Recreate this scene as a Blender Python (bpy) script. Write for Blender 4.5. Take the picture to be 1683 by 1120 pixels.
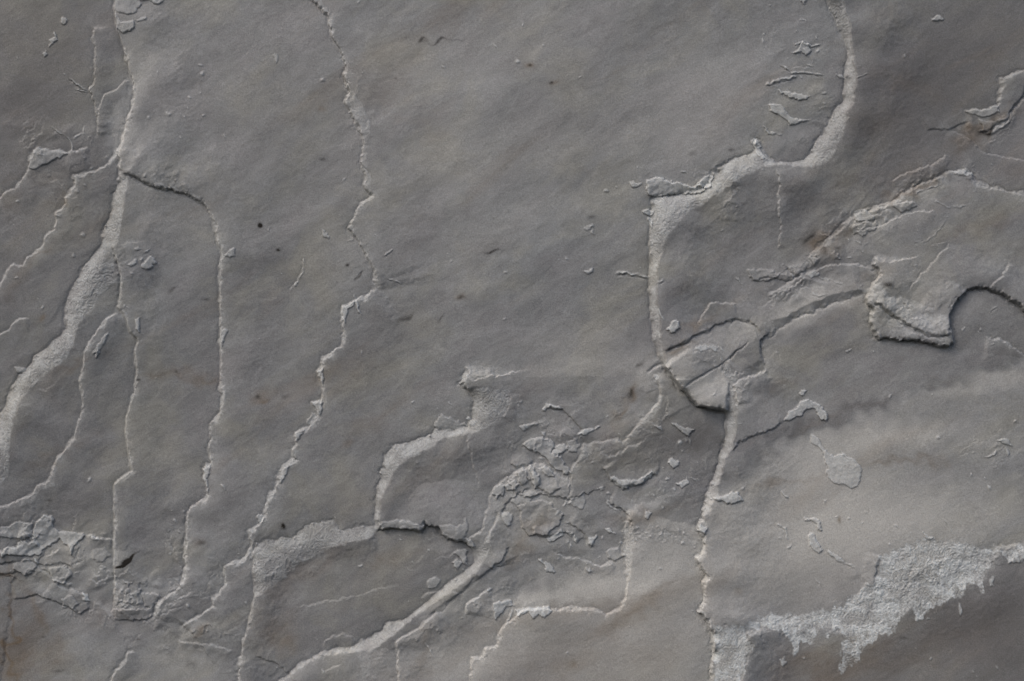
import bpy, math
import numpy as np

# ------------------------------------------------------------------ camera, sky, sun, exposure
for o in list(bpy.data.objects):
    bpy.data.objects.remove(o, do_unlink=True)
scene = bpy.context.scene
CX, CY, CZ = 841.5, 560.0, 1.30           # photo centre in px; 1 px = 1 mm on the rock face
cam_d = bpy.data.cameras.new('camera')
cam = bpy.data.objects.new('camera', cam_d)
scene.collection.objects.link(cam)
cam.location = (0.0, -3.0, CZ)
cam.rotation_euler = (math.radians(90), 0, 0)
cam_d.sensor_width = 36.0
cam_d.lens = 36.0 * 3.0 / 1.683
cam_d.clip_start = 0.05
cam_d.clip_end = 100.0
scene.camera = cam

SUN_EL, SUN_AZ = 50.0, -52.0              # azimuth from the camera's back (-Y), negative = from the left
world = bpy.data.worlds.new('World')
scene.world = world
world.use_nodes = True
nt = world.node_tree
bg = nt.nodes['Background']
sky = nt.nodes.new('ShaderNodeTexSky')
sky.sky_type = 'NISHITA'
sky.sun_disc = False
sky.sun_elevation = math.radians(SUN_EL)
sky.sun_rotation = math.radians(180 - SUN_AZ)
sky.air_density = 1.0
sky.dust_density = 6.0
sky.ozone_density = 0.6
nt.links.new(sky.outputs[0], bg.inputs[0])
bg.inputs[1].default_value = 0.15
sun_d = bpy.data.lights.new('sun', 'SUN')
sun_d.energy = 0.62
sun_d.angle = math.radians(50)
sun_d.color = (1.0, 0.995, 0.99)
sun = bpy.data.objects.new('sun', sun_d)
scene.collection.objects.link(sun)
from mathutils import Vector
el, az = math.radians(SUN_EL), math.radians(SUN_AZ)
to_sun = Vector((math.sin(az) * math.cos(el), -math.cos(az) * math.cos(el), math.sin(el)))
sun.rotation_euler = to_sun.to_track_quat('Z', 'Y').to_euler()
scene.view_settings.view_transform = 'Standard'
scene.view_settings.look = 'None'
scene.view_settings.gamma = 1.0
scene.view_settings.exposure = -0.41
scene.view_settings.use_curve_mapping = False

# ------------------------------------------------------------------ noise
rng = np.random.RandomState(7)
def noise(x, y, seed=0):
    r = np.random.RandomState(seed + 101)
    ang = (r.rand(256, 256) * 2 * np.pi).astype(np.float32)
    gx, gy = np.cos(ang), np.sin(ang)
    xi = np.floor(x).astype(np.int32); yi = np.floor(y).astype(np.int32)
    fx = (x - xi).astype(np.float32); fy = (y - yi).astype(np.float32)
    u = fx * fx * fx * (fx * (fx * 6 - 15) + 10); v = fy * fy * fy * (fy * (fy * 6 - 15) + 10)
    def g(i, j):
        a = (xi + i) & 255; b = (yi + j) & 255
        return gx[a, b] * (fx - i) + gy[a, b] * (fy - j)
    n0 = g(0, 0) * (1 - u) + g(1, 0) * u
    n1 = g(0, 1) * (1 - u) + g(1, 1) * u
    return (n0 * (1 - v) + n1 * v) * 1.5
def fbm(x, y, octv, seed=0, gain=0.5):
    s = 0; a = 1.0
    for k in range(octv):
        s = s + a * noise(x * 2 ** k + 17.3 * k, y * 2 ** k + 9.1 * k, seed + 13 * k); a *= gain
    return s
def smooth(a, b, x):
    t = np.clip((x - a) / (b - a), 0, 1); return t * t * (3 - 2 * t)

# ------------------------------------------------------------------ grid (finer inside the frame, coarser beyond it)
ST = 1.25
def axis(a, b, ext):
    core = list(np.arange(a, b + ST, ST)); st = ST; lo, hi = [], []
    p = core[0]; q = core[-1]
    while p > a - ext:
        st = min(st * 1.07, 7.0); p -= st; q += st; lo.append(p); hi.append(q)
    return np.array(lo[::-1] + core + hi, dtype=np.float64)
xs = axis(-30, 1713, 480); ys = axis(-30, 1150, 330)
GX, GY = np.meshgrid(xs, ys)                      # row = y (down), col = x
GX = GX.astype(np.float32); GY = GY.astype(np.float32)
NY, NX = GX.shape
# warped coordinates: every outline is looked up through them, so all edges get one shared crumbly jag
wx = noise(GX / 26, GY / 26, 1) * 2.6 + noise(GX / 9, GY / 9, 2) * 2.3 + noise(GX / 4.0, GY / 4.0, 3) * 1.2
wy = noise(GX / 26, GY / 26, 4) * 2.6 + noise(GX / 9, GY / 9, 5) * 2.3 + noise(GX / 4.0, GY / 4.0, 6) * 1.2
calm = 1 - .75 * np.clip(sum(np.exp(-(((GX - x) / a) ** 2 + ((GY - y) / b) ** 2)) for x, y, a, b in
    ((1070, 450, 30, 150), (1130, 640, 70, 50), (215, 650, 40, 200), (190, 870, 14, 90), (420, 990, 20, 70), (700, 990, 90, 60), (200, 60, 30, 110), (1400, 70, 40, 110), (1030, 940, 16, 60), (90, 560, 90, 220), (350, 470, 30, 110))), 0, 1)
wx = (wx * calm).astype(np.float32); wy = (wy * calm).astype(np.float32)
WX = (GX + wx).astype(np.float32); WY = (GY + wy).astype(np.float32)

def extend(pts):
    pts = [tuple(map(float, p)) for p in pts]
    def out(p): return p[0] < 1 or p[0] > 1682 or p[1] < 1 or p[1] > 1119
    for end in (0, -1):
        p = pts[end]
        if out(p):
            q = pts[1] if end == 0 else pts[-2]
            d = np.array(p) - np.array(q); d = d / (np.linalg.norm(d) + 1e-6)
            new = []; c = np.array(p)
            for k in range(5):
                a = (rng.rand() - .5) * 1.0; dd = np.array([d[0] * math.cos(a) - d[1] * math.sin(a), d[0] * math.sin(a) + d[1] * math.cos(a)])
                c = c + dd * 55; new.append(tuple(c))
            pts = new[::-1] + pts if end == 0 else pts + new
    return pts

def sdf(pts, R, closed=False):
    """signed distance (positive on the left hand of the traveller, or inside a closed outline) and the arc position, on a window"""
    P = np.array(pts, dtype=np.float32)
    if closed:
        x, y = P[:, 0], P[:, 1]
        A = np.sum(x * np.roll(y, -1) - np.roll(x, -1) * y)
        if A > 0: P = P[::-1]
        P = np.vstack([P, P[:1]])
    x0, y0 = P.min(0) - R - 6; x1, y1 = P.max(0) + R + 6
    c0, c1 = np.searchsorted(xs, x0), np.searchsorted(xs, x1)
    r0, r1 = np.searchsorted(ys, y0), np.searchsorted(ys, y1)
    sl = (slice(r0, r1), slice(c0, c1))
    D = np.full((r1 - r0, c1 - c0), 1e9, np.float32); S = np.full_like(D, -1e4); T = np.zeros_like(D)
    seg = P[1:] - P[:-1]; L = np.linalg.norm(seg, axis=1) + 1e-6
    n = np.stack([seg[:, 1], -seg[:, 0]], 1) / L[:, None]          # left hand on a map whose y runs down
    arc = np.concatenate([[0], np.cumsum(L)])
    nseg = len(seg)
    for i in range(nseg):
        a = P[i]; b = P[i + 1]
        u0, v0 = np.minimum(a, b) - R - 6; u1, v1 = np.maximum(a, b) + R + 6
        cc0, cc1 = max(np.searchsorted(xs, u0), c0), min(np.searchsorted(xs, u1), c1)
        rr0, rr1 = max(np.searchsorted(ys, v0), r0), min(np.searchsorted(ys, v1), r1)
        if cc1 <= cc0 or rr1 <= rr0: continue
        w = (slice(rr0, rr1), slice(cc0, cc1)); lw = (slice(rr0 - r0, rr1 - r0), slice(cc0 - c0, cc1 - c0))
        X = WX[w] - a[0]; Y = WY[w] - a[1]
        t = (X * seg[i, 0] + Y * seg[i, 1]) / (L[i] ** 2); tc = np.clip(t, 0, 1)
        dx = X - tc * seg[i, 0]; dy = Y - tc * seg[i, 1]
        d = np.sqrt(dx * dx + dy * dy)
        prev = n[i - 1] if (i > 0 or closed) else n[i]
        nxt = n[(i + 1) % nseg] if (i < nseg - 1 or closed) else n[i]
        nx = np.where(t < 0, n[i, 0] + prev[0], np.where(t > 1, n[i, 0] + nxt[0], n[i, 0]))
        ny = np.where(t < 0, n[i, 1] + prev[1], np.where(t > 1, n[i, 1] + nxt[1], n[i, 1]))
        sg = np.sign(dx * nx + dy * ny)
        m = d < D[lw]
        D[lw] = np.where(m, d, D[lw]); S[lw] = np.where(m, sg * d, S[lw]); T[lw] = np.where(m, arc[i] + tc * L[i], T[lw])
    return sl, D, S, T, arc[-1]

def inside(pts, sl=None, warp=True):
    P = np.array(pts, dtype=np.float32)
    x0, y0 = P.min(0) - 8; x1, y1 = P.max(0) + 8
    c0, c1 = np.searchsorted(xs, x0), np.searchsorted(xs, x1)
    r0, r1 = np.searchsorted(ys, y0), np.searchsorted(ys, y1)
    s = (slice(r0, r1), slice(c0, c1)); X = WX[s]; Y = WY[s]
    ins = np.zeros(X.shape, bool)
    for i in range(len(P)):
        ax, ay = P[i]; bx, by = P[(i + 1) % len(P)]
        if ay == by: continue
        c = ((ay > Y) != (by > Y)) & (X < (bx - ax) * (Y - ay) / (by - ay) + ax)
        ins ^= c
    return s, ins

# ------------------------------------------------------------------ traced edges (photo pixels). High side = left hand of the traveller
#EDGES#
S1 = [(191,-5),(190,25),(194,50),(200,62),(210,100),(222,140),(220,175),(205,220),(200,250),(200,280),(197,305),(186,335),(184,360),(172,380),(171,400),(160,415),(150,430),(140,442),(127,465),(117,482),(110,500),(110,520),(112,540),(100,555),(90,560),(77,575),(57,585),(54,597),(45,612),(32,617),(22,640),(10,667),(0,685),(-12,720)]
F1IN = [(187,405),(190,440),(192,465),(175,477),(163,492),(155,510),(140,525),(127,542),(125,560),(112,590),(82,612),(50,640),(37,655),(27,680),(20,710),(17,760),(12,785),(0,797),(-30,812)]
S2 = [(186,395),(187,405),(192,430),(199,450),(198,480),(196,505),(207,522),(215,545),(227,560),(222,575),(224,610),(220,645),(215,660),(207,685),(205,710),(211,747),(216,775),(200,785),(187,797),(187,825),(187,840),(189,865),(186,890),(186,935),(188,950),(187,990),(181,1015)]
S3 = [(198,508),(190,517),(175,525),(165,540),(150,562),(140,580),(137,610),(132,625),(136,660),(136,675),(127,697),(122,720),(107,740),(95,755),(86,768),(80,790),(62,800),(54,812),(25,825),(0,835),(-30,848)]
S4 = [(200,282),(225,295),(250,307),(275,311),(295,317),(320,325),(337,337),(352,365),(357,397),(364,412),(362,442),(361,480),(362,530),(360,560),(364,580),(360,607),(362,635),(365,655),(362,677),(345,697),(345,720),(341,740),(346,760),(332,772),(337,797),(340,817),(315,832),(311,840),(305,862),(306,902),(302,940),(297,957),(290,975),(270,985),(257,992),(250,1015),(243,1026)]
S5 = [(509,-5),(522,10),(541,27),(542,45),(547,62),(560,80),(564,97),(570,112),(566,127),(572,140),(575,152),(566,170),(580,187),(585,200),(592,217),(600,232),(595,245),(594,267),(601,285),(597,307),(611,320),(595,335),(582,355),(575,375),(585,392),(600,417),(612,440),(620,465),(622,480)]
S6 = [(622,470),(600,489),(586,494),(572,502),(563,505),(565,520),(563,545),(562,560),(560,570),(530,590),(530,602),(521,612),(527,635),(530,652),(527,660),(511,662),(525,685),(505,705),(485,712),(485,730),(479,740),(485,757),(460,772),(457,785),(452,805),(442,820),(435,840),(430,860),(412,875),(410,902),(402,920),(385,925),(367,932),(372,960),(360,975),(350,987),(350,1000),(330,1012),(305,1025),(290,1038)]
S7 = [(622,865),(595,867),(570,874),(557,872),(555,865),(545,857),(527,860),(512,865),(495,872),(482,885),(465,887),(435,890),(421,895),(418,915),(418,980),(407,1032),(400,1060),(395,1090),(393,1122)]
S8 = [(767,597),(765,615),(757,630),(772,642),(781,660),(777,685),(767,702),(745,707),(720,709),(702,720),(665,732),(645,737),(632,752),(632,770),(626,775),(627,790),(619,807),(620,840),(620,855),(624,867),(657,870),(692,871),(699,861),(707,865),(720,865),(725,877),(742,887),(752,890),(762,890),(775,900),(780,915),(777,932),(757,945),(735,962),(722,975),(695,997),(670,1017),(657,1022),(637,1030),(627,1040),(595,1052),(582,1065),(532,1072),(515,1082),(495,1092),(477,1107),(462,1122)]
S9 = [(1362,-5),(1370,15),(1380,40),(1395,67),(1397,100),(1392,110),(1391,140),(1392,165),(1372,185),(1362,207),(1342,235),(1332,257),(1320,266),(1300,268),(1275,267),(1262,256),(1247,230),(1240,236),(1243,252),(1225,258),(1205,262),(1190,275),(1170,292),(1158,312),(1110,321),(1075,325),(1072,355),(1069,380),(1069,420),(1068,465),(1070,505),(1074,530),(1075,560),(1082,575),(1088,592),(1092,600),(1105,620),(1117,635),(1122,640),(1147,667),(1170,672),(1196,676),(1196,700),(1197,720),(1190,735),(1182,765),(1175,787),(1165,805),(1162,822),(1157,840),(1147,865),(1157,885),(1157,907),(1146,917),(1152,935),(1161,947),(1156,955),(1158,990),(1150,1004),(1162,1020),(1170,1040),(1174,1080),(1168,1095),(1170,1122)]
S11 = [(1258,604),(1250,580),(1252,560),(1262,550),(1285,535),(1310,520),(1335,510),(1360,500),(1400,487),(1425,478)]
S12 = [(1092,580),(1110,570),(1150,549),(1190,530),(1215,525),(1230,527),(1240,537),(1253,548)]
S13 = [(1439,418),(1437,435),(1445,450),(1440,462),(1430,477),(1421,490),(1427,502),(1435,507),(1430,530),(1440,550),(1450,556),(1490,560),(1525,565),(1560,571),(1566,565),(1562,540),(1560,520),(1567,505),(1577,490),(1587,477),(1597,473),(1622,474),(1650,485),(1675,502),(1690,515)]
S14 = [(1690,320),(1655,315),(1640,309),(1617,306),(1606,298),(1600,290),(1580,280),(1562,283),(1530,297),(1492,313),(1467,333),(1445,338),(1420,348),(1400,358),(1375,385),(1345,410),(1320,430)]
S15 = [(1690,115),(1665,122),(1650,125),(1652,140),(1646,160),(1645,172),(1615,178),(1588,180)]
S16 = [(150,245),(112,252),(95,250),(62,242),(52,262),(47,280),(37,300),(30,307),(12,315),(2,327),(-15,350)]
S17 = [(193,240),(193,258),(178,270),(160,282),(148,287),(135,290),(125,290),(127,305),(108,328),(110,335),(100,347),(92,350),(94,362),(92,378),(75,390),(70,407),(45,425),(40,437),(22,435),(12,447),(2,465),(-10,500)]
S24 = [(1025,835),(1032,855),(1026,870),(1025,885),(1025,910),(1031,945),(1029,980),(1020,1000),(995,1010),(980,1002),(950,1000),(910,1002),(887,1000),(872,1002),(855,1003),(840,1022),(832,1025),(820,1040),(820,1060),(797,1065),(795,1080),(777,1080),(774,1102),(772,1122)]
S30 = [(1695,897),(1640,902),(1610,950),(1560,975),(1500,990),(1450,1015),(1400,1040),(1340,1030),(1290,1028),(1240,1036),(1228,1040),(1234,1062),(1224,1090),(1214,1122)]
S22 = [(912,772),(880,762),(855,770),(835,785),(815,798),(805,815),(802,840),(795,868),(765,888)]
S27 = [(1083,610),(1080,625),(1087,650),(1082,662),(1065,681),(1052,695),(1032,720),(1022,725),(1007,723),(970,729),(957,732),(954,750),(940,773),(936,790),(937,820),(943,828)]
# pts, height, reach of the raised side, cliff width, groove at the foot, whiteness of the edge, taper
STEPS = [
 ([(839,764),(847,767),(867,766),(876,756)], 3.5, 22, 2, 1, .5, 5), ([(1001,828),(1019,834),(1031,845),(1037,860),(1038,874)], 3.5, 30, 2, 1, .6, 6),
 ([(873,866),(876,878),(894,882),(921,875),(942,878),(951,893)], 3, 22, 2, 1, .5, 5), ([(838,896),(826,918),(805,936)][::-1], 3, 24, 2, 1.5, .3, 6),
 ([(985,740),(1000,752),(1010,748),(1030,735),(1060,725)][::-1], 1.8, 24, 2, .6, .3, 8), ([(905,905),(925,915),(955,918),(985,930),(1010,925)][::-1], 2.6, 26, 2, .8, .35, 8),
 ([(690,985),(702,975),(735,968),(760,975)][::-1], 1.5, 20, 2, .4, .3, 6), ([(20,985),(60,978),(95,990),(130,1010),(150,1002)], 2.4, 26, 2, .8, .4, 8), ([(0,925),(40,920),(75,930),(100,925),(118,935)], 2.6, 24, 2, .8, .5, 8),
 ([(40,872),(75,905),(60,930),(90,955),(120,960)][::-1], 2.2, 20, 2, .8, .4, 6), ([(1230,462),(1262,455),(1296,462),(1330,440)], 2, 26, 2, .8, .3, 8), ([(1400,385),(1445,372),(1490,352),(1540,345)][::-1], 1.8, 30, 2, .6, .3, 10),
 ([(1460,300),(1490,285),(1530,270),(1560,255)][::-1], 2, 34, 2, .6, .25, 10), ([(1560,212),(1590,225),(1620,250),(1683,262)][::-1], 2, 40, 3, .6, .15, 14),
 (S1, 11, 150, 3.0, 2.0, .45, 20), (S2, 6.0, 70, 2.4, 1.2, .75, 25), (S3, 4.5, 60, 2.4, .8, .8, 20),
 (S4, 7.0, 120, 3.0, 2.0, .85, 25), (S5, 6, 140, 3.0, 2.0, .75, 25), (S6, 5.5, 110, 3.2, 1.4, .95, 25),
 (S7, 10, 60, 3.0, 1.6, .5, 20), (S8, 12, 110, 3.0, 2.2, .6, 25), (S9, 15, 150, 3.0, 3.2, .6, 25),
 (S11, 6, 60, 3, 2.6, .3, 16), (S12, 3.6, 40, 3, 3.0, .35, 12), (S13, 11, 80, 3.0, 1.5, .4, 16),
 (S14, 4, 90, 4, 2.2, .4, 40), (S15, 4, 60, 2.5, 1.5, .6, 15), (S16, 4, 60, 2.5, 1.0, .75, 15), (S17, 3.4, 50, 2.5, .8, .85, 15),
 (S24, 4.5, 110, 3, 1.0, .38, 20), (S30, 6, 110, 12, .6, .6, 20), (S22, 2.5, 30, 3, 1.2, .6, 15), (S27, 4, 70, 3, 1, .4, 15),
 ([(52,524),(32,524),(22,532),(17,542),(0,550),(-15,556)], 2.2, 40, 2, .5, .7, 10),
 ([(156,44),(156,65),(158,85),(158,115),(157,140),(150,147),(155,165),(160,180),(162,200),(165,228)], 3.4, 34, 2, 1.0, .4, 8),
 ([(216,136),(207,134),(200,140),(197,147),(175,157),(167,170),(164,185),(163,215)], 2.6, 26, 2, .6, .25, 8),
 ([(225,1068),(212,1072),(205,1087),(190,1102),(178,1125)], 3, 30, 3, 2.2, .35, 10),
 ([(802,965),(785,980),(767,990),(764,1010)], 3.5, 50, 2.5, 1, .9, 8),
 ([(722,998),(710,1012),(695,1027),(670,1042),(652,1052),(654,1080),(656,1122)], 3.5, 40, 2.5, 1, .5, 12),
 ([(850,912),(820,930),(803,937),(777,952),(750,978),(715,1003),(700,1012)][::-1], 3, 30, 4, 1.2, .1, 20), ([(823,838),(812,862),(800,885),(786,915),(770,940)], 3.5, 40, 2, .3, .8, 8),
 ([(1090,600),(1105,620),(1117,635),(1122,640),(1147,667),(1170,672),(1196,676)], 10, 70, 2, 1, .2, 8), ([(1421,490),(1427,502),(1435,507),(1430,530),(1440,550),(1450,556),(1490,560),(1525,565),(1560,571),(1566,565),(1562,540),(1560,520),(1567,505),(1577,490),(1587,477)], 4.5, 50, 2, 1, .2, 8),
 ([(420,1075),(452,1090),(477,1105),(490,1125)], 2, 30, 2, 1, .4, 8),
 ([(1262,605),(1240,617),(1215,625),(1204,634),(1212,667)], 3.5, 35, 2, 1.5, .5, 8),
 ([(1435,498),(1450,507),(1475,525),(1497,537),(1525,550),(1561,554)], 5, 30, 4, 4, .2, 8),
 ([(1520,217),(1535,212),(1560,213),(1580,203),(1596,198)], 1.8, 30, 2, .5, .8, 8),
 ([(900,670),(920,672),(940,685),(952,700),(957,712),(950,719)], 2.6, 25, 2, 1.4, .55, 6),
 ([(991,765),(1000,785),(1025,800),(1037,797),(1052,798),(1060,787),(1070,779),(1082,782)], 4.5, 35, 2.5, 1.8, .7, 8),
 ([(1198,742),(1215,727),(1230,718),(1250,711),(1265,708),(1290,693)], 3.5, 40, 3, .8, .9, 10),
 ([(1475,995),(1455,982),(1440,957),(1441,932),(1448,914)], 3, 30, 2.5, 1, .6, 8),
 ([(1540,893),(1546,925),(1535,960),(1528,988)], 3.6, 26, 2.5, 1.6, .7, 8),
 ([(143,988),(135,977),(120,972),(100,967),(92,955)], 2.6, 26, 2, .6, 1, 8),
 ([(186,888),(172,885),(162,886),(150,880),(140,882)], 2.5, 30, 2, 1.2, .8, 6),
 ([(932,857),(952,870),(965,885),(967,902)], 3, 24, 2.4, 1.4, .4, 8),
 ([(860,775),(880,800),(905,812),(925,800)], 2.4, 22, 3, 1, .3, 8),
 ([(1275,278),(1279,305),(1277,330),(1281,355),(1285,372),(1281,390),(1280,408)], 2.0, 30, 2, .5, .8, 10),
 ([(1260,488),(1285,472),(1310,455),(1347,442),(1370,435),(1390,432),(1415,435),(1432,442),(1441,453)][::-1], 2.6, 26, 2.2, .8, .5, 10),
 ([(1147,537),(1152,525),(1165,500),(1178,497),(1214,500)][::-1], 2.4, 24, 2, .8, .5, 6),
 ([(1625,473),(1640,458),(1662,430)][::-1], 2, 30, 2, .8, .6, 8),
 ([(1495,482),(1500,467),(1530,435),(1566,397)][::-1], 1.2, 30, 2, .6, .3, 14),
 ([(1690,590),(1668,572),(1650,560),(1620,553)], 3, 50, 2.5, 1.6, .7, 10),
 
 ([(840,645),(838,662),(826,690)], 2, 26, 2, .4, .6, 6),
 ([(767,713),(775,745),(787,805)], 1.3, 30, 2, .5, .35, 10),
 ([(870,800),(850,812),(830,830),(822,850)][::-1], 2.4, 20, 3, 1, .3, 8),
 ([(0,1122),(8,1060),(17,1010),(17,960),(28,942)], 1.2, 40, 6, .6, .0, 10),
 ([(-5,945),(10,942),(30,940),(45,948)], 2.0, 20, 3, 1.4, .2, 10),
 ([(385,1070),(350,1060),(320,1058),(290,1052)], 1.5, 24, 3, .4, .5, 10),
 ([(560,1090),(545,1098),(530,1100)], 1, 20, 2, .4, .5, 6),
 ([(665,958),(620,968),(560,985),(480,1000)], .8, 30, 3, .2, .25, 20),
 ([(530,1058),(545,1046),(565,1042),(585,1050)][::-1], 1.6, 20, 3, .4, .2, 8),
]
# gashes: narrow dark cracks (pts, depth, half width, taper)
CRACKS = [
 ([(1232,562),(1200,587),(1185,600),(1140,625),(1122,638)], 5, 1.5, 14), ([(1092,578),(1110,571),(1140,561)], 4, 2.0, 8),
 ([(1188,604),(1192,620),(1200,631),(1198,645),(1200,660),(1196,676)], 4, 1.6, 4), ([(1062,612),(1080,600),(1092,598)], 6, 2.0, 6),
 ([(1690,155),(1672,175),(1662,193),(1645,204),(1628,215),(1612,216)], 6, 2.2, 14), ([(1492,313),(1512,303),(1530,297),(1560,285)], 4, 1.8, 12),
 ([(1420,350),(1440,341),(1467,335)], 4, 1.8, 8), ([(1292,436),(1297,448),(1308,454)], 4, 1.6, 6), ([(187,405),(192,430),(199,450),(198,480),(197,500)], 5, 2.0, 10),
 ([(205,284),(225,296),(250,308),(270,312)], 5, 2.2, 8), ([(420,962),(445,945),(480,922)], 2.2, 1.5, 8), ([(480,922),(500,911),(545,888)], 2.4, 1.6, 8),
 ([(480,922),(481,937)], 2, 1.5, 3), ([(35,890),(45,886),(54,887)], 4, 2.5, 5), ([(1122,640),(1147,668),(1170,674),(1194,679)], 7, 2.4, 8),
 ([(1436,499),(1455,512),(1485,532),(1520,550)], 4, 2.0, 10), ([(1600,476),(1622,477),(1650,488),(1680,508)], 5, 2.5, 10), ([(585,684),(592,676),(598,667)], 0, 1, 3),
 ([(585,460),(592,452),(598,446)], 1.2, 1.0, 3), ([(1038,895),(1044,888)], 4, 2, 2), ([(1300,1092),(1310,1080)], 0, 1, 2), ([(1188,1025),(1194,1030)], 3, 1.5, 2),
]
# sloping broken faces of crushed white grain: (outline, whiteness, roughness, fill)
FACES = [
 (S1[9:34] + F1IN[::-1] + [(198,400),(207,330),(212,300),(205,282)], .95, 1.0, True),
 ([(512,-12),(528,-12),(535,10),(547,24),(542,29),(522,10)], .75, .5, False),
 ([(541,27),(550,32),(552,45),(554,60),(550,67),(545,60),(540,45)], .7, .5, False),
 ([(569,112),(575,115),(583,130),(582,140),(575,141),(565,128)], .75, .5, False),
 ([(578,143),(585,155),(597,175),(608,195),(610,212),(603,232),(598,228),(590,212),(583,196),(565,170),(575,158)], .75, .9, False),
 ([(600,235),(603,250),(607,270),(606,282),(600,275),(593,266),(596,248)], .75, .6, False),
 ([(604,283),(611,297),(612,319),(608,321),(597,308),(600,290)], .8, .5, False),
 ([(215,283),(240,284),(262,289),(275,291),(300,306),(330,322),(345,338),(338,338),(320,327),(295,318),(275,312),(250,308),(225,296)], .6, 1.2, False),
 (S7[:15] + [(430,978),(452,962),(470,950),(480,940),(495,925),(520,912),(545,900),(580,890),(610,882),(622,870)], .85, .9, True),
 (S8[7:19] + [(627,820),(637,800),(647,777),(660,760),(702,737),(730,720),(767,712),(800,700),(768,700)], .9, .9, True),
 ([(772,640),(800,636),(838,640),(836,665),(824,690),(805,702),(780,712),(766,712),(775,690),(781,663)], .8, 1.2, True),
 (S9[13:35] + [(1091,598),(1090,580),(1086,555),(1084,530),(1080,505),(1076,480),(1080,455),(1078,440),(1082,430),(1090,407),(1095,390),(1110,370),(1140,345),(1165,327),(1185,315),(1210,297),(1230,285),(1250,276),(1280,271)], .95, 1.3, True),
 (S9[0:14] + [(1300,272),(1330,272),(1342,277),(1365,260),(1375,240),(1390,212),(1392,185),(1400,170),(1404,150),(1407,120),(1401,100),(1399,50),(1392,25),(1386,-5)], .75, 1.1, True),
 (S9[41:50] + [(1166,840),(1168,825),(1180,815),(1178,797),(1188,775),(1189,752),(1203,730),(1211,702),(1209,680),(1206,662),(1205,645),(1201,632),(1210,620),(1203,612),(1198,596),(1187,602),(1192,618),(1201,634),(1199,648),(1201,664)], .8, 1.1, True),
 ([(1297,520),(1315,508),(1345,495),(1375,483),(1428,474)] + S11[3:][::-1] + [(1255,530)], .15, .3, True),
 (S8[29:43] + [(605,1068),(625,1056),(650,1040),(665,1025),(692,1002),(725,980),(750,963),(775,945),(790,925),(808,895),(795,890)], .4, .5, True),
 ([(586,1064),(612,1055),(640,1044),(625,1060),(612,1075),(610,1095),(603,1125),(594,1125),(592,1090)], .7, .8, False),
 ([(814,798),(829,792),(847,777),(867,765),(897,768),(936,789),(939,817),(897,824),(867,822),(853,836),(824,838),(808,866),(796,890),(778,923),(766,935),(775,903),(790,880),(800,850),(804,825)], .42, .7, False),
 ([(1083,645),(1090,655),(1085,670),(1070,690),(1055,700),(1047,703),(1063,682),(1074,662)], .85, .8, False),
 ([(957,731),(975,737),(968,755),(955,770),(943,780),(939,773),(952,750)], .7, .9, False),
 ([(1025,866),(1042,864),(1041,890),(1038,920),(1033,960),(1030,945),(1024,910)], .7, .5, True),
 ([(1042,860),(1060,870),(1100,875),(1130,880),(1150,893),(1140,902),(1110,890),(1070,892),(1048,884)], .5, 1.6, False),
 ([(1195,1030),(1222,1028),(1260,1008),(1305,1012),(1342,1008),(1385,998),(1400,980),(1420,965),(1440,955),(1445,940),(1447,915),(1485,900),(1517,885),(1532,887),(1555,892),(1595,897),(1630,905),(1660,905),(1690,890),(1690,908),(1657,927),(1645,907),(1630,914),(1620,940),(1617,957),(1620,977),(1610,975),(1607,965),(1592,960),(1582,977),(1560,987),(1542,1000),(1520,1005),(1512,1019),(1495,1000),(1487,1010),(1475,1025),(1470,1042),(1445,1045),(1440,1055),(1422,1065),(1415,1087),(1400,1100),(1384,1110),(1382,1080),(1387,1055),(1385,1040),(1367,1035),(1360,1052),(1355,1037),(1345,1035),(1340,1060),(1320,1060),(1315,1072),(1305,1082),(1302,1055),(1285,1037),(1260,1034)], 1.1, 1.3, True),
 ([(1172,1028),(1222,1032),(1232,1050),(1236,1065),(1225,1090),(1215,1125),(1172,1125),(1174,1080)], 1.01, .6, True),
 (S3[14:] + [(-30,862),(0,842),(30,836),(58,824),(66,808),(88,800),(92,780),(100,762)], .6, .9, False),
 (S13[4:9] + [(1470,527),(1500,545),(1562,556),(1560,540),(1552,520),(1530,505),(1490,490),(1462,486),(1450,470),(1447,455)], .8, 1.0, False),
 ([(1435,507),(1470,527),(1500,546),(1561,558),(1560,570),(1525,565),(1490,560),(1450,556),(1440,550),(1431,530)], .6, .6, False),
 ([(187,948),(206,950),(204,975),(201,990),(215,993),(235,997),(234,1003),(187,1002)], .7, .9, False),
 ([(232,957),(243,951),(290,948),(300,945),(292,972),(264,977),(240,975),(229,972)], .55, .5, False),
 ([(145,1002),(160,988),(172,975),(186,962),(185,1018),(176,1017),(168,1006)], .5, .5, False),
]
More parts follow.
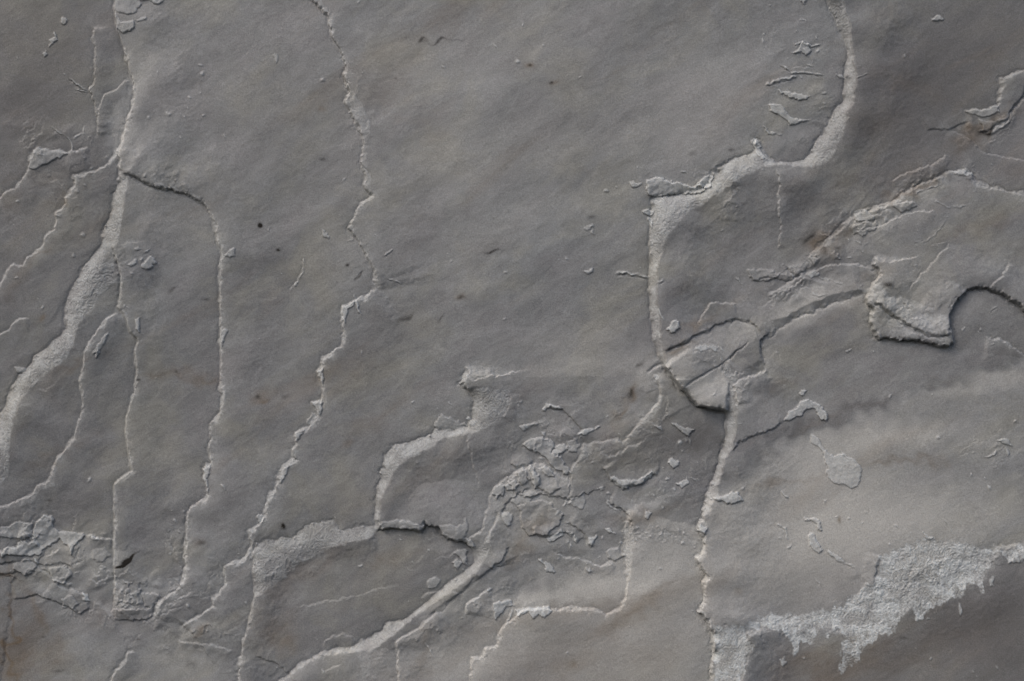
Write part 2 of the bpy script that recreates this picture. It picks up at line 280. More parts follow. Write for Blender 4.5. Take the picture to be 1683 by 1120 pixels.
# thin raised flakes: (outline, height, whiteness)
FLAKES = [
 ([(869,765),(905,772),(936,789),(936,822),(915,818),(897,813),(870,816),(847,812),(835,790),(850,778)], 5, .16), ([(853,829),(875,822),(900,826),(927,843),(918,862),(897,878),(870,880),(856,860)], 5, .04),
 ([(700,955),(712,948),(725,952),(718,965),(704,968)], 3, .4), ([(742,925),(750,918),(760,924),(752,935)], 4, .5), ([(995,905),(1015,898),(1026,912),(1012,922),(998,918)], 3, .25), ([(930,728),(945,722),(952,732),(944,742),(932,740)], 3, .3),
 ([(20,925),(45,918),(60,930),(50,945),(28,942)], 4, .3), ([(80,935),(105,930),(118,945),(105,962),(85,955)], 4, .25), ([(150,905),(172,900),(180,915),(165,925),(150,920)], 2, .1), ([(100,985),(118,980),(130,992),(120,1003),(102,1000)], 3, .25),
 ([(1230,445),(1262,440),(1282,452),(1262,462),(1236,460)], 3, .15), ([(1400,372),(1425,365),(1440,376),(1420,388),(1402,385)], 3, .2), ([(1465,340),(1498,328),(1508,338),(1478,352)], 3, .2),
 ([(193,-10),(230,-10),(235,10),(228,22),(215,27),(200,24),(191,20)], 3, .35), ([(193,25),(203,39),(222,37),(226,47),(218,54),(205,57),(194,49)], 4, .35),
 ([(218,-10),(235,2),(250,4),(262,9),(268,5),(282,-10)], 4, .6), ([(247,33),(238,38),(228,39),(226,37),(240,32)], 2, .4), ([(62,242),(90,250),(105,248),(116,254),(85,268),(62,277),(47,280),(52,262)], 3, .45),
 ([(150,8),(156,15)] + [(0,0)] * 0 + [(153,16)], 0, 0) if False else ([(104,31),(112,31),(113,38),(107,42),(103,37)], 3, .5),
 ([(88,52),(92,57),(95,68),(82,78),(85,68),(90,64)], 3, .5), ([(72,90),(77,84),(79,91),(75,95)], 2.5, .5), ([(23,604),(32,604),(43,609),(38,614),(26,613)], 3, .45),
 ([(233,438),(242,430),(250,422),(257,430),(261,435),(251,437),(250,444),(236,443)], 3.5, .6), ([(211,436),(221,430),(228,426),(227,434),(217,438)], 2.5, .55), ([(237,419),(242,411),(248,408),(246,415)], 2, .6),
 ([(222,410),(230,406),(234,409),(226,414)], 2, .5), ([(224,525),(230,523),(233,535),(230,547),(225,541)], 3, .6), ([(152,585),(163,568),(175,548),(182,545),(176,560),(164,580)], 2, .5),
 ([(158,585),(164,573),(168,579),(160,590)], 2.5, .55), ([(376,412),(388,410),(386,420),(378,424),(370,420)], 2.5, .5), ([(362,545),(372,540),(376,545),(368,560),(362,575)], 2.5, .6),
 ([(72,847),(85,851),(87,857),(85,867),(95,874),(117,874),(137,876),(140,881),(122,896),(119,902),(115,915),(110,897),(97,887),(75,902),(67,910),(50,915),(25,912),(5,914),(3,907),(12,899),(27,900),(32,890),(54,889),(56,877),(60,860)], 4.5, .55),
 ([(-20,868),(10,866),(30,858),(55,862),(53,880),(40,886),(15,884),(-20,876)], 3, .4), ([(148,880),(162,884),(164,888),(152,888)], 2.5, .7), ([(55,915),(62,922),(67,928),(60,925)], 1.5, .7),
 ([(134,976),(142,980),(146,990),(138,988)], 2.5, 1.0), ([(187,1003),(235,1002),(246,1000),(248,1012),(240,1019),(215,1022),(187,1016)], 4, .12), ([(232,976),(264,977),(256,991),(246,1000),(236,996)], 4, .2),
 ([(205,978),(228,972),(233,978),(235,994),(215,993),(203,990)], 2.5, .3), ([(425,845),(432,850),(434,862),(424,862),(421,852)], 3, .7), ([(532,381),(538,382),(543,391),(541,395),(532,391)], 2.2, .5),
 ([(451,92),(457,90),(460,101),(455,105)], 1.5, .4), ([(511,661),(529,657),(530,672),(524,686),(517,675)], 3.5, .55), ([(521,612),(530,603),(532,620),(528,638)], 3.5, .8), ([(502,690),(512,680),(524,688),(508,700)], 2.5, .4),
 ([(483,712),(500,708),(494,718),(486,730)], 3.5, .6), ([(458,785),(466,770),(478,765),(470,782),(460,795)], 3, .6), ([(332,772),(345,764),(343,780),(341,810),(337,797)], 3, .6), ([(578,480),(584,490),(592,500),(594,520),(588,505),(583,495)], 3, .8),
 ([(563,505),(585,497),(580,506),(572,515),(568,530),(562,520)], 3, .75), ([(1062,297),(1080,293),(1110,299),(1135,306),(1152,305),(1160,317),(1140,320),(1110,318),(1080,324),(1064,321)], 9, .55),
 ([(1145,306),(1152,295),(1168,287),(1172,292),(1163,312)], 6, .7), ([(1033,301),(1043,300),(1053,304),(1045,309),(1037,307)], 3, .55), ([(1056,347),(1066,343),(1076,346),(1074,354),(1062,352)], 5, .65),
 ([(1064,358),(1073,357),(1071,376),(1066,368)], 5, .7), ([(992,313),(997,311),(1001,315),(997,318),(992,317)], 2, .5), ([(957,446),(970,442),(977,443),(970,451),(962,451)], 2.5, .7), ([(961,373),(973,370),(974,374),(966,377)], 2, .45),
 ([(1092,542),(1102,530),(1116,525),(1118,540),(1105,547)], 5, .85), ([(1234,232),(1246,228),(1252,250),(1262,262),(1250,262),(1243,250)], 4, .8),
 ([(724,681),(740,688),(768,699),(745,706),(720,708),(715,703)], 2.5, .35), ([(740,660),(745,663),(744,666),(739,663)], 2, .9), ([(766,684),(773,686),(770,690),(766,688)], 2, .9),
 ([(626,858),(650,855),(690,858),(697,864),(690,872),(657,871),(626,868)], 2.5, .35), ([(722,862),(760,862),(766,850),(770,870),(762,886),(745,888),(726,878)], 2.0, .25),
 ([(745,908),(755,915),(762,925),(770,930),(765,920),(768,905),(756,903)], 4, .4), ([(824,840),(838,840),(846,855),(838,864),(828,860)], 3, .5),
 ([(766,884),(775,887),(782,897),(776,900),(768,896)], 4, .45), ([(860,730),(867,722),(890,719),(905,722),(912,732),(907,745),(922,750),(930,765),(941,778),(932,778),(910,768),(885,743),(870,738)], 6, .4),
 ([(912,735),(920,730),(934,732),(925,742),(917,751),(910,745)], 4, .5), ([(891,672),(900,666),(912,666),(922,672),(905,670),(897,677),(891,677)], 3, .75), ([(852,700),(865,698),(882,697),(872,703),(860,707),(855,704)], 3, .6),
 ([(951,715),(962,706),(985,702),(975,708),(962,716),(950,718)], 3, .8), ([(888,708),(895,710),(894,716)], 2, .7), ([(867,765),(876,767),(884,780),(886,795),(880,801),(876,795),(873,778)], 5, .5),([(891,768),(900,767),(908,776),(912,784),(900,784),(893,776)], 4, .4),([(832,797),(845,788),(855,795),(850,806),(835,806)], 5, .5),([(812,800),(822,793),(830,797),(828,812),(816,818),(808,812)], 5, .45),([(858,770),(866,775),(868,790),(860,797),(852,788),(850,778)], 4, .3),([(846,812),(870,806),(886,812),(872,822),(850,830),(840,824)], 3, .3), ([(1101,694),(1112,696),(1122,704),(1142,706),(1131,719),(1122,713),(1112,701)], 4, .5),
 ([(1072,695),(1082,698),(1090,708),(1085,708)], 3, .6), ([(1000,780),(1015,785),(1035,790),(1050,785),(1070,776),(1074,780),(1062,790),(1052,799),(1037,799),(1025,802),(1008,794)], 3.5, .8), ([(1097,757),(1104,752),(1115,758),(1113,766),(1107,769)], 3.5, .75),
 ([(1110,793),(1120,792),(1128,784),(1130,793),(1120,801)], 3.5, .8), ([(1090,786),(1096,784),(1101,787),(1095,789)], 2.5, .7), ([(985,802),(991,800),(993,805),(988,808)], 2.5, .6), ([(1017,748),(1026,744),(1020,750)], 2, .6),
 ([(895,888),(905,880),(922,871),(926,880),(912,889)], 3.5, .7), ([(925,875),(940,876),(950,885),(948,892),(940,883)], 3, .7), ([(967,882),(982,879),(975,888),(972,899),(968,892)], 3.5, .8), ([(885,920),(900,922),(911,932),(910,940),(900,938),(896,927)], 3, .75),
 ([(994,869),(1003,869),(1010,877),(1001,877)], 3, .8), ([(961,933),(976,940),(970,943)], 2.5, .7), ([(1061,838),(1070,840),(1066,852),(1061,850)], 3, .75), ([(925,825),(935,825),(945,817),(962,810),(964,822),(955,838),(948,832)], 2, .35), ([(995,827),(1003,830),(1010,836),(1020,838),(1008,838)], 2.5, .8),
 ([(810,992),(825,988),(842,984),(846,994),(832,998),(822,1008),(814,1019),(810,1005)], 3, 1.0), ([(845,1000),(900,997),(905,1006),(896,1014),(885,1008),(875,1018),(868,1006),(850,1010)], 3, .95), ([(800,966),(806,963),(808,968),(800,970)], 2, 1.0),
 ([(1287,695),(1295,680),(1310,670),(1320,659),(1335,659),(1347,666),(1365,685),(1360,692),(1352,690),(1340,673),(1327,675),(1302,691)], 4, .75), ([(1313,644),(1324,640),(1322,650),(1314,651)], 2.5, .7), ([(1393,578),(1400,574),(1396,580)], 2, .8),
 ([(1330,717),(1337,711),(1345,725),(1360,745),(1372,750),(1390,747),(1407,757),(1420,775),(1415,792),(1400,806),(1390,798),(1365,790),(1357,775),(1360,765),(1355,752),(1347,737),(1335,730)], 2.2, .65),
 ([(1166,820),(1190,816),(1200,809),(1212,804),(1215,812),(1222,820),(1202,828),(1185,825)], 5, .8), ([(1147,862),(1152,860),(1160,866),(1158,875),(1148,872)], 5, .8), ([(1317,856),(1332,853),(1345,855),(1354,870),(1352,875),(1346,873),(1340,861),(1330,859)], 3, .55),
 ([(1331,877),(1340,878),(1345,892),(1353,905),(1345,911),(1335,903),(1331,890)], 3, .75), ([(1360,905),(1372,911),(1391,925),(1387,927),(1370,921)], 2.5, .75), ([(1517,874),(1525,880),(1537,888),(1522,886)], 3, .8),
 ([(1640,723),(1655,725),(1666,732),(1650,731)], 3, .6), ([(1619,753),(1637,741),(1637,746)], 2.5, .6), ([(1651,738),(1657,738),(1660,750),(1655,748)], 2.5, .6), ([(1302,86),(1312,81),(1320,71),(1331,71),(1333,82),(1327,88),(1310,87)], 4.5, .55),
 ([(1280,146),(1292,148),(1312,155),(1334,157),(1317,165),(1297,161),(1285,153)], 4, .55), ([(1265,171),(1285,174),(1291,185),(1305,195),(1329,199),(1300,205),(1287,196),(1275,186),(1267,180)], 4, .55), ([(1253,207),(1262,215),(1275,219),(1288,220),(1270,223),(1258,217)], 2.5, .5),
 ([(1536,30),(1545,23),(1556,29),(1545,33)], 3, .6), ([(1308,-8),(1332,-8),(1322,4)], 3, .5), ([(1374,122),(1385,122),(1391,129),(1383,127)], 2.5, .5), ([(1587,180),(1612,178),(1645,172),(1646,182),(1620,190),(1596,187)], 3, .3),
 ([(1620,912),(1640,908),(1652,922),(1640,930)], 0.5, .2), ([(1655,928),(1670,912),(1690,902),(1690,918),(1672,926)], 2, .8), ([(1560,280),(1590,277),(1606,290),(1580,288)], 2.5, .6), ([(1402,350),(1420,345),(1437,355),(1436,362),(1420,365),(1405,362)], 2.5, .4),
 ([(1140,574),(1150,568),(1160,565),(1162,570),(1175,568),(1181,573),(1176,577),(1165,573),(1150,577)], 1.6, .8), ([(1330,450),(1342,447),(1347,452),(1335,458)], 2, .6), ([(1072,620),(1080,617),(1083,622),(1078,625)], 1.6, .9),
 ([(1632,222),(1640,215),(1655,205),(1664,198),(1660,192),(1640,196),(1612,196),(1618,208),(1612,215)], 2.5, .25), ([(572,395),(580,392)] + [(578,399)], 1, .3),
 ([(1525,1012),(1530,1018),(1522,1020)], 1, .6), ([(1578,990),(1584,1005),(1580,1015),(1576,1004)], 1.2, .65), ([(1625,955),(1636,945),(1634,962),(1628,965)], 1.2, .6), ([(1282,1085),(1290,1080),(1294,1088),(1286,1094)], 1.5, .7),
]
# pale hairlines and scratches: (pts, half width, whiteness, height)
LINES = [([(1010,450),(1025,449),(1045,452),(1068,457)], 1.3, .8, 2.2),
 ([(85,210),(98,217),(110,221),(118,228),(122,240),(120,255)], .9, .6, 1.2), ([(140,210),(142,222),(130,226),(124,230)], .9, .5, 1), ([(116,130),(127,140),(148,150)], 1.0, .6, 2), ([(122,146),(135,150),(148,152)], 1.0, .6, 1.5),
 ([(499,424),(501,440),(493,455),(485,470),(477,479)], 1.1, .6, 1), ([(635,457),(650,461),(660,466)], 1.2, .8, 1.2), ([(628,420),(640,414),(647,409)], 1.3, .5, 1), ([(563,300),(566,294),(570,290)], .9, .6, .8),
 ([(1304,73),(1320,72),(1350,74)], 1.0, .5, 1.5), ([(1280,105),(1290,110),(1305,121),(1317,120),(1335,118),(1355,122)], 1.1, .55, 2), ([(1258,139),(1285,131),(1300,128),(1312,124)], 1.1, .55, 2), ([(1315,32),(1325,33),(1328,37)], .8, .5, 1), ([(1326,106),(1341,106)], .9, .5, 1),
 ([(1350,154),(1366,152)], .9, .5, 1), ([(1404,130),(1418,125),(1428,121)], .8, .4, .8), ([(1275,862),(1290,868),(1294,877),(1296,890)], .9, .6, 1), ([(1387,926),(1400,930),(1408,936)], 1, .6, 1), ([(1342,952),(1348,960),(1350,967)], 1.2, .6, 1),
 ([(1552,855),(1562,868),(1572,882)], .8, .4, .6), ([(1558,397),(1530,402)], .8, .3, .5), ([(1330,800),(1290,795),(1283,805),(1297,818)], .1, .0, .1), ([(1282,807),(1290,815),(1298,819)], 1.2, .6, 1.2), ([(1498,800),(1516,800),(1544,805)], .1, 0, .1),
 ([(1623,920),(1640,912),(1655,900)], .1, 0, .1), ([(980,912),(1000,918),(1007,930)], .1, 0, .1), ([(943,825),(932,828),(925,834)], 1.2, .7, 1.2), ([(930,857),(945,865),(953,872)], 1.2, .5, 1), ([(1625,516),(1634,508),(1642,502)], 1, .5, .8),
 ([(1405,395),(1416,402),(1430,398)], 1.2, .5, .8), ([(1515,400),(1540,385),(1556,360)], .9, .35, .6), ([(1500,398),(1515,396)], 1, .5, .6), ([(1530,330),(1560,341),(1575,342),(1590,336)], .9, .45, .6), ([(1500,318),(1530,308),(1550,303)], 1.2, .5, .8),
 ([(1120,987),(1130,987)], .9, .6, .6), ([(668,930),(672,937),(680,938)], .8, .4, .6), ([(700,1075),(706,1070),(712,1074)], .1, 0, .1), ([(700,1055),(708,1072),(716,1082)], 1.1, .6, 1), ([(532,1095),(533,1106)], .8, .7, .8),
 ([(842,1000),(838,1015),(830,1030)], 1.4, .8, 1), ([(777,1022),(786,1040),(800,1040)], .1, 0, .1), ([(1360,445),(1372,444)], .8, .4, .5), ([(1335,455),(1350,458),(1370,462),(1385,467)], .9, .45, .6), ([(1311,488),(1312,500)], .8, .3, .4),
 ([(1333,484),(1348,486),(1360,481)], 1.3, .6, .8), ([(1205,455),(1216,460),(1222,468)], .9, .4, .8), ([(1079,505),(1084,518),(1090,527)], 1.2, .8, 1), ([(1080,466),(1090,460)], 1.2, .6, 1.2), ([(1023,312),(1024,320)], .8, .6, .8), ([(1010,305),(1016,309)], 1, .6, 1), ([(1118,280),(1131,284)], 1.3, .6, 1.2),
]
# stains with a shape of their own: (x, y, rx, ry, angle deg, amount) for rust, dark mineral, and tone (pale/deep marble, plus painted corner vignetting and the shadow under the wedge)
RUST = [(300,612,40,9,8,.5),(340,630,22,7,10,.6),(250,618,25,6,-5,.5),(425,650,18,10,-20,.6),(433,660,12,5,-25,.8),(330,1038,8,13,20,.9),(455,1045,28,24,-20,.75),(12,943,20,4,-5,1.2),(17,1030,4,90,0,.9),(25,1090,50,40,0,.5),(60,1000,12,60,-25,.6),(40,1060,60,60,0,.4),(100,745,60,10,-30,.45),
 (1035,645,20,9,-35,1.0),(1018,682,5,14,10,.9),(870,109,6,4,0,.8),(906,138,9,4,-20,.8),(530,181,7,5,0,.7),(757,489,7,6,0,.7),(73,522,5,5,0,.9),(328,892,8,6,0,.5),(943,1093,8,8,-45,.6),(1210,970,7,5,0,.45),(1480,757,60,6,-7,.6),(1535,762,16,8,0,.6),(1290,793,70,6,-10,.45),(1270,792,12,5,0,.5),
 (1382,855,3,6,0,1.6),(1625,200,40,8,-30,1.0),(1600,225,40,12,-35,.5),(1350,405,20,24,-35,.7),(1372,385,40,8,-35,.6),(1500,310,50,7,-30,.8),(1480,290,60,16,-30,.4),(1115,572,28,6,-22,1.0),(1145,530,22,7,-25,.7),(1000,540,60,20,-30,.1),(560,615,60,25,-30,.3),(640,680,60,12,-35,.3),(575,730,12,5,-20,.5),(1020,1020,60,10,-25,.45),(1075,980,50,8,-30,.5),
 (180,1000,60,30,0,.25),(440,985,20,60,40,.35),(520,930,60,16,-30,.4),(640,920,40,10,-15,.4),(860,640,50,20,-35,.15),(1350,690,40,6,-30,.3),(1580,620,50,6,-10,.15),(120,600,30,8,-30,.5),(95,630,40,20,-30,.2),(20,460,14,30,20,.4),(20,335,20,20,0,.35),(100,330,20,8,-40,.5),(60,420,20,6,-40,.5),(1440,200,40,30,0,.25),(1490,135,60,14,20,.25),(905,1080,130,60,-20,.4),(1080,1080,80,40,-20,.25),(1300,960,120,50,0,.12),(1330,1090,60,40,0,.25),(1450,1090,120,30,-20,.2),
 (1200,500,60,8,-25,.3),(1440,1100,200,50,-20,.3),(690,1080,14,50,10,.5),(900,1010,200,14,-10,.35),(845,925,16,10,-40,.5),(770,420,80,30,-35,.15),(720,760,60,12,-30,.3),(700,790,60,12,-30,.2),(1560,330,60,10,-30,.2),(1620,370,60,10,-20,.3),(1090,840,60,8,-15,.4),(1035,850,30,10,-10,.35),(880,865,30,12,-35,.5),(852,900,20,10,-30,.5),(1300,630,20,10,-20,.3)]
DARK = [(427,371,3.5,3,20,2.6),(459,412,3,2,0,1.1),(808,414,9,2,-5,1.0),(694,69,7,3,-35,.9),(728,69,20,2.4,-4,.9),(758,489,4,4,0,.7),(1462,468,6,5,0,.9),(466,865,3.5,4,-40,1.6),(500,872,6,4,0,.3),(571,437,3,2,-30,1.0),(592,453,7,1.6,-45,1.0),(669,523,9,2,-40,.7),(722,525,8,2.5,-40,.6),(530,263,5,3,0,.6),(904,138,3,3,0,.9),(871,109,2.5,2,0,.8),
 (280,476,9,4,-10,.6),(337,493,5,3,0,.6),(463,65,5,4,0,.1),(650,131,3,1.5,0,.5),(98,1103,10,3,-10,.4),(226,1053,5,2,-10,.8),(72,1048,3,2,0,.5),(313,1093,8,8,0,.4),(1201,245,5,3,0,.5),(1135,254,8,3,0,.4),(968,357,7,3,0,.5),(423,653,4,3,0,.8),(467,652,6,3,0,.5),(228,625,3,2,0,.9),(290,611,2.5,2,0,.6),(78,822,5,2,0,.6),(1050,598,10,3,-30,.6),
 (1032,646,9,4,-35,.9),(1622,212,22,4,-32,1.2),(1335,388,14,4,-30,.8),(1355,412,5,12,20,.5),(1372,303,6,3,-30,.4),(1095,573,12,3,-25,.8),(1108,530,4,2,0,.4),(1486,1048,6,3,15,.4),(1203,970,.1,.1,0,0),
 (520,885,.1,.1,0,0),(1075,120,30,4,-5,.0),(330,893,5,4,-40,.5),(150,650,.1,.1,0,0),(213,917,9,2.4,-35,2.2),(200,928,11,2.2,-38,2.4),(205,922,6,3,-38,1.8),(1300,50,.1,.1,0,0),(650,505,60,20,-20,.16),(430,430,70,14,-12,.16),(600,830,120,30,-25,.12),(560,960,120,30,-25,.05),(100,720,60,60,0,.06)]
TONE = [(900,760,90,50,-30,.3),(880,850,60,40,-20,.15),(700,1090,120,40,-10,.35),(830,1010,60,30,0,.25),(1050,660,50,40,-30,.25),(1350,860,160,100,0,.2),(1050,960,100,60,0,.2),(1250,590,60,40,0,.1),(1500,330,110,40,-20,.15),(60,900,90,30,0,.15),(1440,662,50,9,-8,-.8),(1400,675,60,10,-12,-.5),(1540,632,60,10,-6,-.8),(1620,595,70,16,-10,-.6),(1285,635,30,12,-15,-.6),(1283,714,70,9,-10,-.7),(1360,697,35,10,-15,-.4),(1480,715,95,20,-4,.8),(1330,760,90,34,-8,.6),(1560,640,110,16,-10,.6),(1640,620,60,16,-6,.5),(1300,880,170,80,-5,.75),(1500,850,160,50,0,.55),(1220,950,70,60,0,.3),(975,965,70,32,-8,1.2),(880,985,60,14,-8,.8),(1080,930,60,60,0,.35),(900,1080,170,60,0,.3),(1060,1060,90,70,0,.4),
 (980,600,100,22,-5,.45),(930,560,90,20,-5,.3),(240,100,60,90,0,.2),(300,370,60,50,0,.35),(240,350,40,50,0,.3),(850,60,.1,.1,0,0),(700,120,180,60,-20,.2),(420,150,120,60,-10,.15),(800,240,160,40,-15,.2),(1150,130,140,60,-10,.3),(1000,230,160,26,-14,.3),(760,300,160,40,-25,.15),(900,340,100,30,-20,.25),(1180,240,100,26,-8,.3),(1340,500,90,20,-22,.6),(1300,520,60,18,-20,.5),
 (1170,580,60,30,-25,.35),(1165,640,40,30,0,.45),(1500,350,100,26,-25,.35),(1480,420,60,40,0,.15),(1370,320,60,20,-30,.2),(1040,640,60,18,-40,.2),(1080,620,30,20,0,.5),(1030,680,30,20,-40,.2),(850,620,90,10,-10,.3),(890,690,40,20,0,.2),(820,1000,60,40,0,.4),(740,1080,60,40,0,.35),(560,1100,70,30,0,.2),(100,910,60,30,0,.25),(150,920,50,40,0,.25),(300,1090,100,30,0,.15),(430,930,40,40,0,.2),
 (890,780,50,30,0,.25),(920,830,50,20,0,.15),(850,870,40,20,-30,.1),(1040,820,60,20,0,.2),(1210,400,60,80,-30,.1),(1280,330,40,60,0,.1),(1510,470,60,50,0,.2),(1620,510,50,20,20,.3),(215,240,22,50,0,.35),(1010,410,120,70,-5,-.1),(1160,760,26,40,0,-.35),(1150,710,40,26,0,-.5),(1080,730,60,30,-20,-.35),(1330,560,90,40,-20,-.3),(1400,590,110,30,-10,-.25),  # includes the shadow below the wedge, painted in as deep tone
 (650,760,150,70,-25,-.2),(640,570,120,50,-30,-.15),(690,520,90,30,-20,-.25),(420,460,70,50,-25,-.3),(300,720,120,60,-20,-.15),(560,830,100,40,0,-.2),(90,120,90,120,-20,-.35),(40,200,60,100,0,-.2),(130,430,50,60,-40,-.2),(60,580,80,60,-20,-.15),(1560,80,160,90,-20,-.35),(1500,170,100,60,-10,-.35),(1480,240,80,40,-20,-.25),(1640,260,60,40,0,-.1),(1640,1060,110,110,-20,-.7),(1600,110,230,240,0,-.28),(20,150,170,260,0,-.30),(1690,900,60,200,0,-.2),(20,900,80,300,0,-.12),(1560,600,200,60,-10,-.1),(205,215,16,60,0,.5),(225,120,20,70,0,.3),(1560,1000,60,30,-20,-.3),(1450,1080,120,40,-20,-.25),  # the broad dark blobs at corners and sides partly paint in lens vignetting
 (1330,640,60,20,-10,-.25),(1600,440,80,30,-20,-.2),(930,900,60,30,20,-.25),(960,870,50,20,0,-.15),(700,1000,60,12,-35,-.2),(640,980,100,40,-25,-.15),(760,560,100,30,-30,-.1),(1230,720,50,30,-20,-.4),(1220,760,40,30,-20,-.3),(1000,760,60,40,0,-.2),(1120,740,50,40,0,-.3),(20,1080,60,60,0,-.2),(30,800,60,40,0,-.1),(250,860,60,60,0,-.15),(130,840,60,30,0,-.2),(1180,400,80,70,-35,.12),(1350,480,90,8,-22,.2),(1390,470,50,20,-15,-.1)]
#END EDGES#

# ------------------------------------------------------------------ relief
GROOVE = .38
H = np.zeros((NY, NX), np.float32); CR = np.zeros_like(H); ROUGH = np.zeros_like(H)
RU = np.zeros_like(H); DK = np.zeros_like(H); TN = np.zeros_like(H)
n_a = noise(GX / 7, GY / 7, 21); n_b = noise(GX / 3.1, GY / 3.1, 22); n_c = noise(GX / 18, GY / 18, 23); n_d = noise(GX / 55, GY / 55, 24)
for pts, h, reach, w, groove, white, taper in STEPS:
    pts = extend(pts)
    sl, D, S, T, Ltot = sdf(pts, reach)
    tp = smooth(0, taper, T) * smooth(0, taper, Ltot - T)
    tp = tp * (0.95 + .35 * n_d[sl])
    S2_ = np.abs(S)
    ww = w * (0.7 + 0.7 * np.clip(n_a[sl] + .3, 0, 1) + (2.2 * np.clip(n_c[sl] * 1.6 + n_d[sl], 0, 1.3) if h > 2.5 and w < 6 else 0))
    step = smooth(-ww * .5, ww * .5, S)
    far = np.clip(1 - D / reach, 0, 1); far = far * far * (3 - 2 * far)
    lowr = min(reach * .5, 50); farl = np.clip(1 - D / lowr, 0, 1) ** 2
    prof = step * far * (.60 + .26 * (1 - np.exp(-np.clip(S, 0, 999) / 16))) - .24 * (1 - step) * np.exp(-D / 13) * farl ** .5
    H[sl] += 1.05 * h * tp * prof
    H[sl] -= groove * GROOVE * tp * np.exp(-((S + ww * .5 + .8) / 1.9) ** 2)
    # crisp little lip where the upper surface breaks off
    band = np.exp(-((S - ww * .25) / (ww * .75)) ** 2)
    cr = .42 * white * band * tp * np.clip(.55 + 1.0 * n_a[sl] + .5 * n_b[sl] + .5 * n_c[sl], 0, 1.2)
    halo = white * .36 * np.exp(-np.clip(S, 0, 99) / 12) * (S > 0) * np.clip(.35 + 1.3 * n_c[sl] + .5 * n_a[sl], 0, 1) * tp
    CR[sl] = np.maximum(CR[sl], np.maximum(cr, halo))
    ROUGH[sl] = np.maximum(ROUGH[sl], .7 * band * tp)
    if h > 3:      # the broken lip crumbles back from the edge in small scallops
        sc = noise(GX[sl] / 11, GY[sl] / 11, 61) + .5 * noise(GX[sl] / 5, GY[sl] / 5, 62)
        lip = smooth(9, 0, S) * (S > 0) * smooth(.12, .22, sc) * tp * min(h, 7) * .16
        H[sl] -= lip
        CR[sl] = np.maximum(CR[sl], .42 * white * smooth(9, 2, S) * (S > 0) * smooth(.1, .2, sc) * tp)
for pts, dep, hw, taper in CRACKS:
    if dep == 0: continue
    pts = extend(pts)
    sl, D, S, T, Ltot = sdf(pts, 14)
    tp = smooth(0, taper, T) * smooth(0, taper, Ltot - T) * np.clip(.9 + .8 * n_c[sl], .2, 1.3)
    H[sl] -= .6 * dep * tp * np.exp(-(D / hw) ** 2)
ID = np.zeros((NY, NX), np.int32); NAMES = {}
def new_id(name, label=None):
    k = len(NAMES) + 1; NAMES[k] = (name, label); return k
LT = np.zeros_like(H)
def paint_layer(pts, label=None, tone=0.0, name='rock_layer'):
    s, ins = inside(pts); k = new_id(name, label); v = ID[s]; v[ins] = k; v = LT[s]; v[ins] = tone
def rev(a): return a[::-1]
k0 = new_id('rock_layer'); ID[:] = k0
# layers, each bounded by the ledges that break its edge
FAR = 2400
paint_layer(rev(S1[:10]) + [(191,-500),(509,-500)] + S5[:-1] + S6 + [(243,1026)] + rev(S4), tone=0.10)
paint_layer([(200,282)] + S4[1:] + [(215,1024),(181,1015)] + rev(S2) + [(184,360),(197,305)], tone=-0.02)
paint_layer([(190,505),(198,508)] + S3 + [(-500,848),(-500,812)] + rev(F1IN) , tone=-0.08)
paint_layer(S2[5:] + [(100,967),(92,955),(0,930),(-600,930),(-600,850)] + rev(S3), tone=-0.12)
paint_layer([(509,-500)] + S5[:-1] + S6[:28] + rev(S7[:14]) + rev(S8[:20]) + [(850,620),(1000,620),(1062,612),(1092,600)] + rev(S9[:36]) + [(1362,-500)], tone=0.05)
paint_layer([(250,1022),(181,1015),(100,967),(0,930),(-700,930),(-700,1700),(393,1700)] + rev(S7[13:]) + rev(S6[28:]), tone=0.02)
paint_layer(S7 + [(393,1400),(440,1400),(462,1122)] + rev(S8[30:46]) + rev(S8[19:30]), tone=-0.22)
paint_layer(S8[:29] + rev(S22) + [(936,790),(940,773),(957,732),(1007,723),(1052,695),(1087,650),(1083,610),(1062,612),(1000,622),(850,622)], tone=-0.02)
paint_layer(S27 + [(960,860),(1025,870),(1032,855),(1140,870)] + rev(S9[42:50]) + rev(S9[35:42]) + [(1062,612)], tone=-0.12)
paint_layer(S22 + S8[29:33] + [(803,937),(850,912),(1025,900),(1025,870),(960,860),(943,828),(936,790)], tone=0.05)
paint_layer(S8[32:] + [(462,1600),(772,1600)] + rev(S24[4:]) + [(850,912),(803,937)], tone=0.10)
paint_layer(S24 + [(772,1600),(1170,1600)] + rev(S9[50:]), tone=0.38)
paint_layer(S9[42:] + [(1170,1600)] + rev(S30[8:]) + rev(S30[:8]) + [(2400,897),(2400,640),(1690,590),(1560,571),(1450,556),(1425,478)] + rev(S11) + [(1204,634)], tone=0.22)
paint_layer(S30 + [(1214,1600),(2500,1600),(2500,897)], tone=-0.15)
paint_layer(S9[13:36] + [(1150,549),(1215,525),(1253,548),(1262,550),(1310,520),(1360,500),(1425,478),(1441,453),(1432,442),(1390,432),(1347,442),(1310,455),(1281,408),(1281,355),(1279,305),(1275,270)], tone=0.02)
paint_layer(S9[:14] + [(1279,305),(1281,355),(1281,408),(1320,430)] + rev(S14) + [(2400,320),(2400,-500),(1362,-500)], tone=-0.18)
paint_layer(S14 + [(1310,455),(1347,442),(1390,432),(1432,442),(1439,418)] + S13[1:] + [(2400,515),(2400,320)], tone=0.08)
paint_layer([(1185,602),(1140,625),(1122,638)] + S9[39:42] + [(1199,648),(1201,632),(1192,618)], 'triangular wedge of stone split off by cracks', tone=0.25)
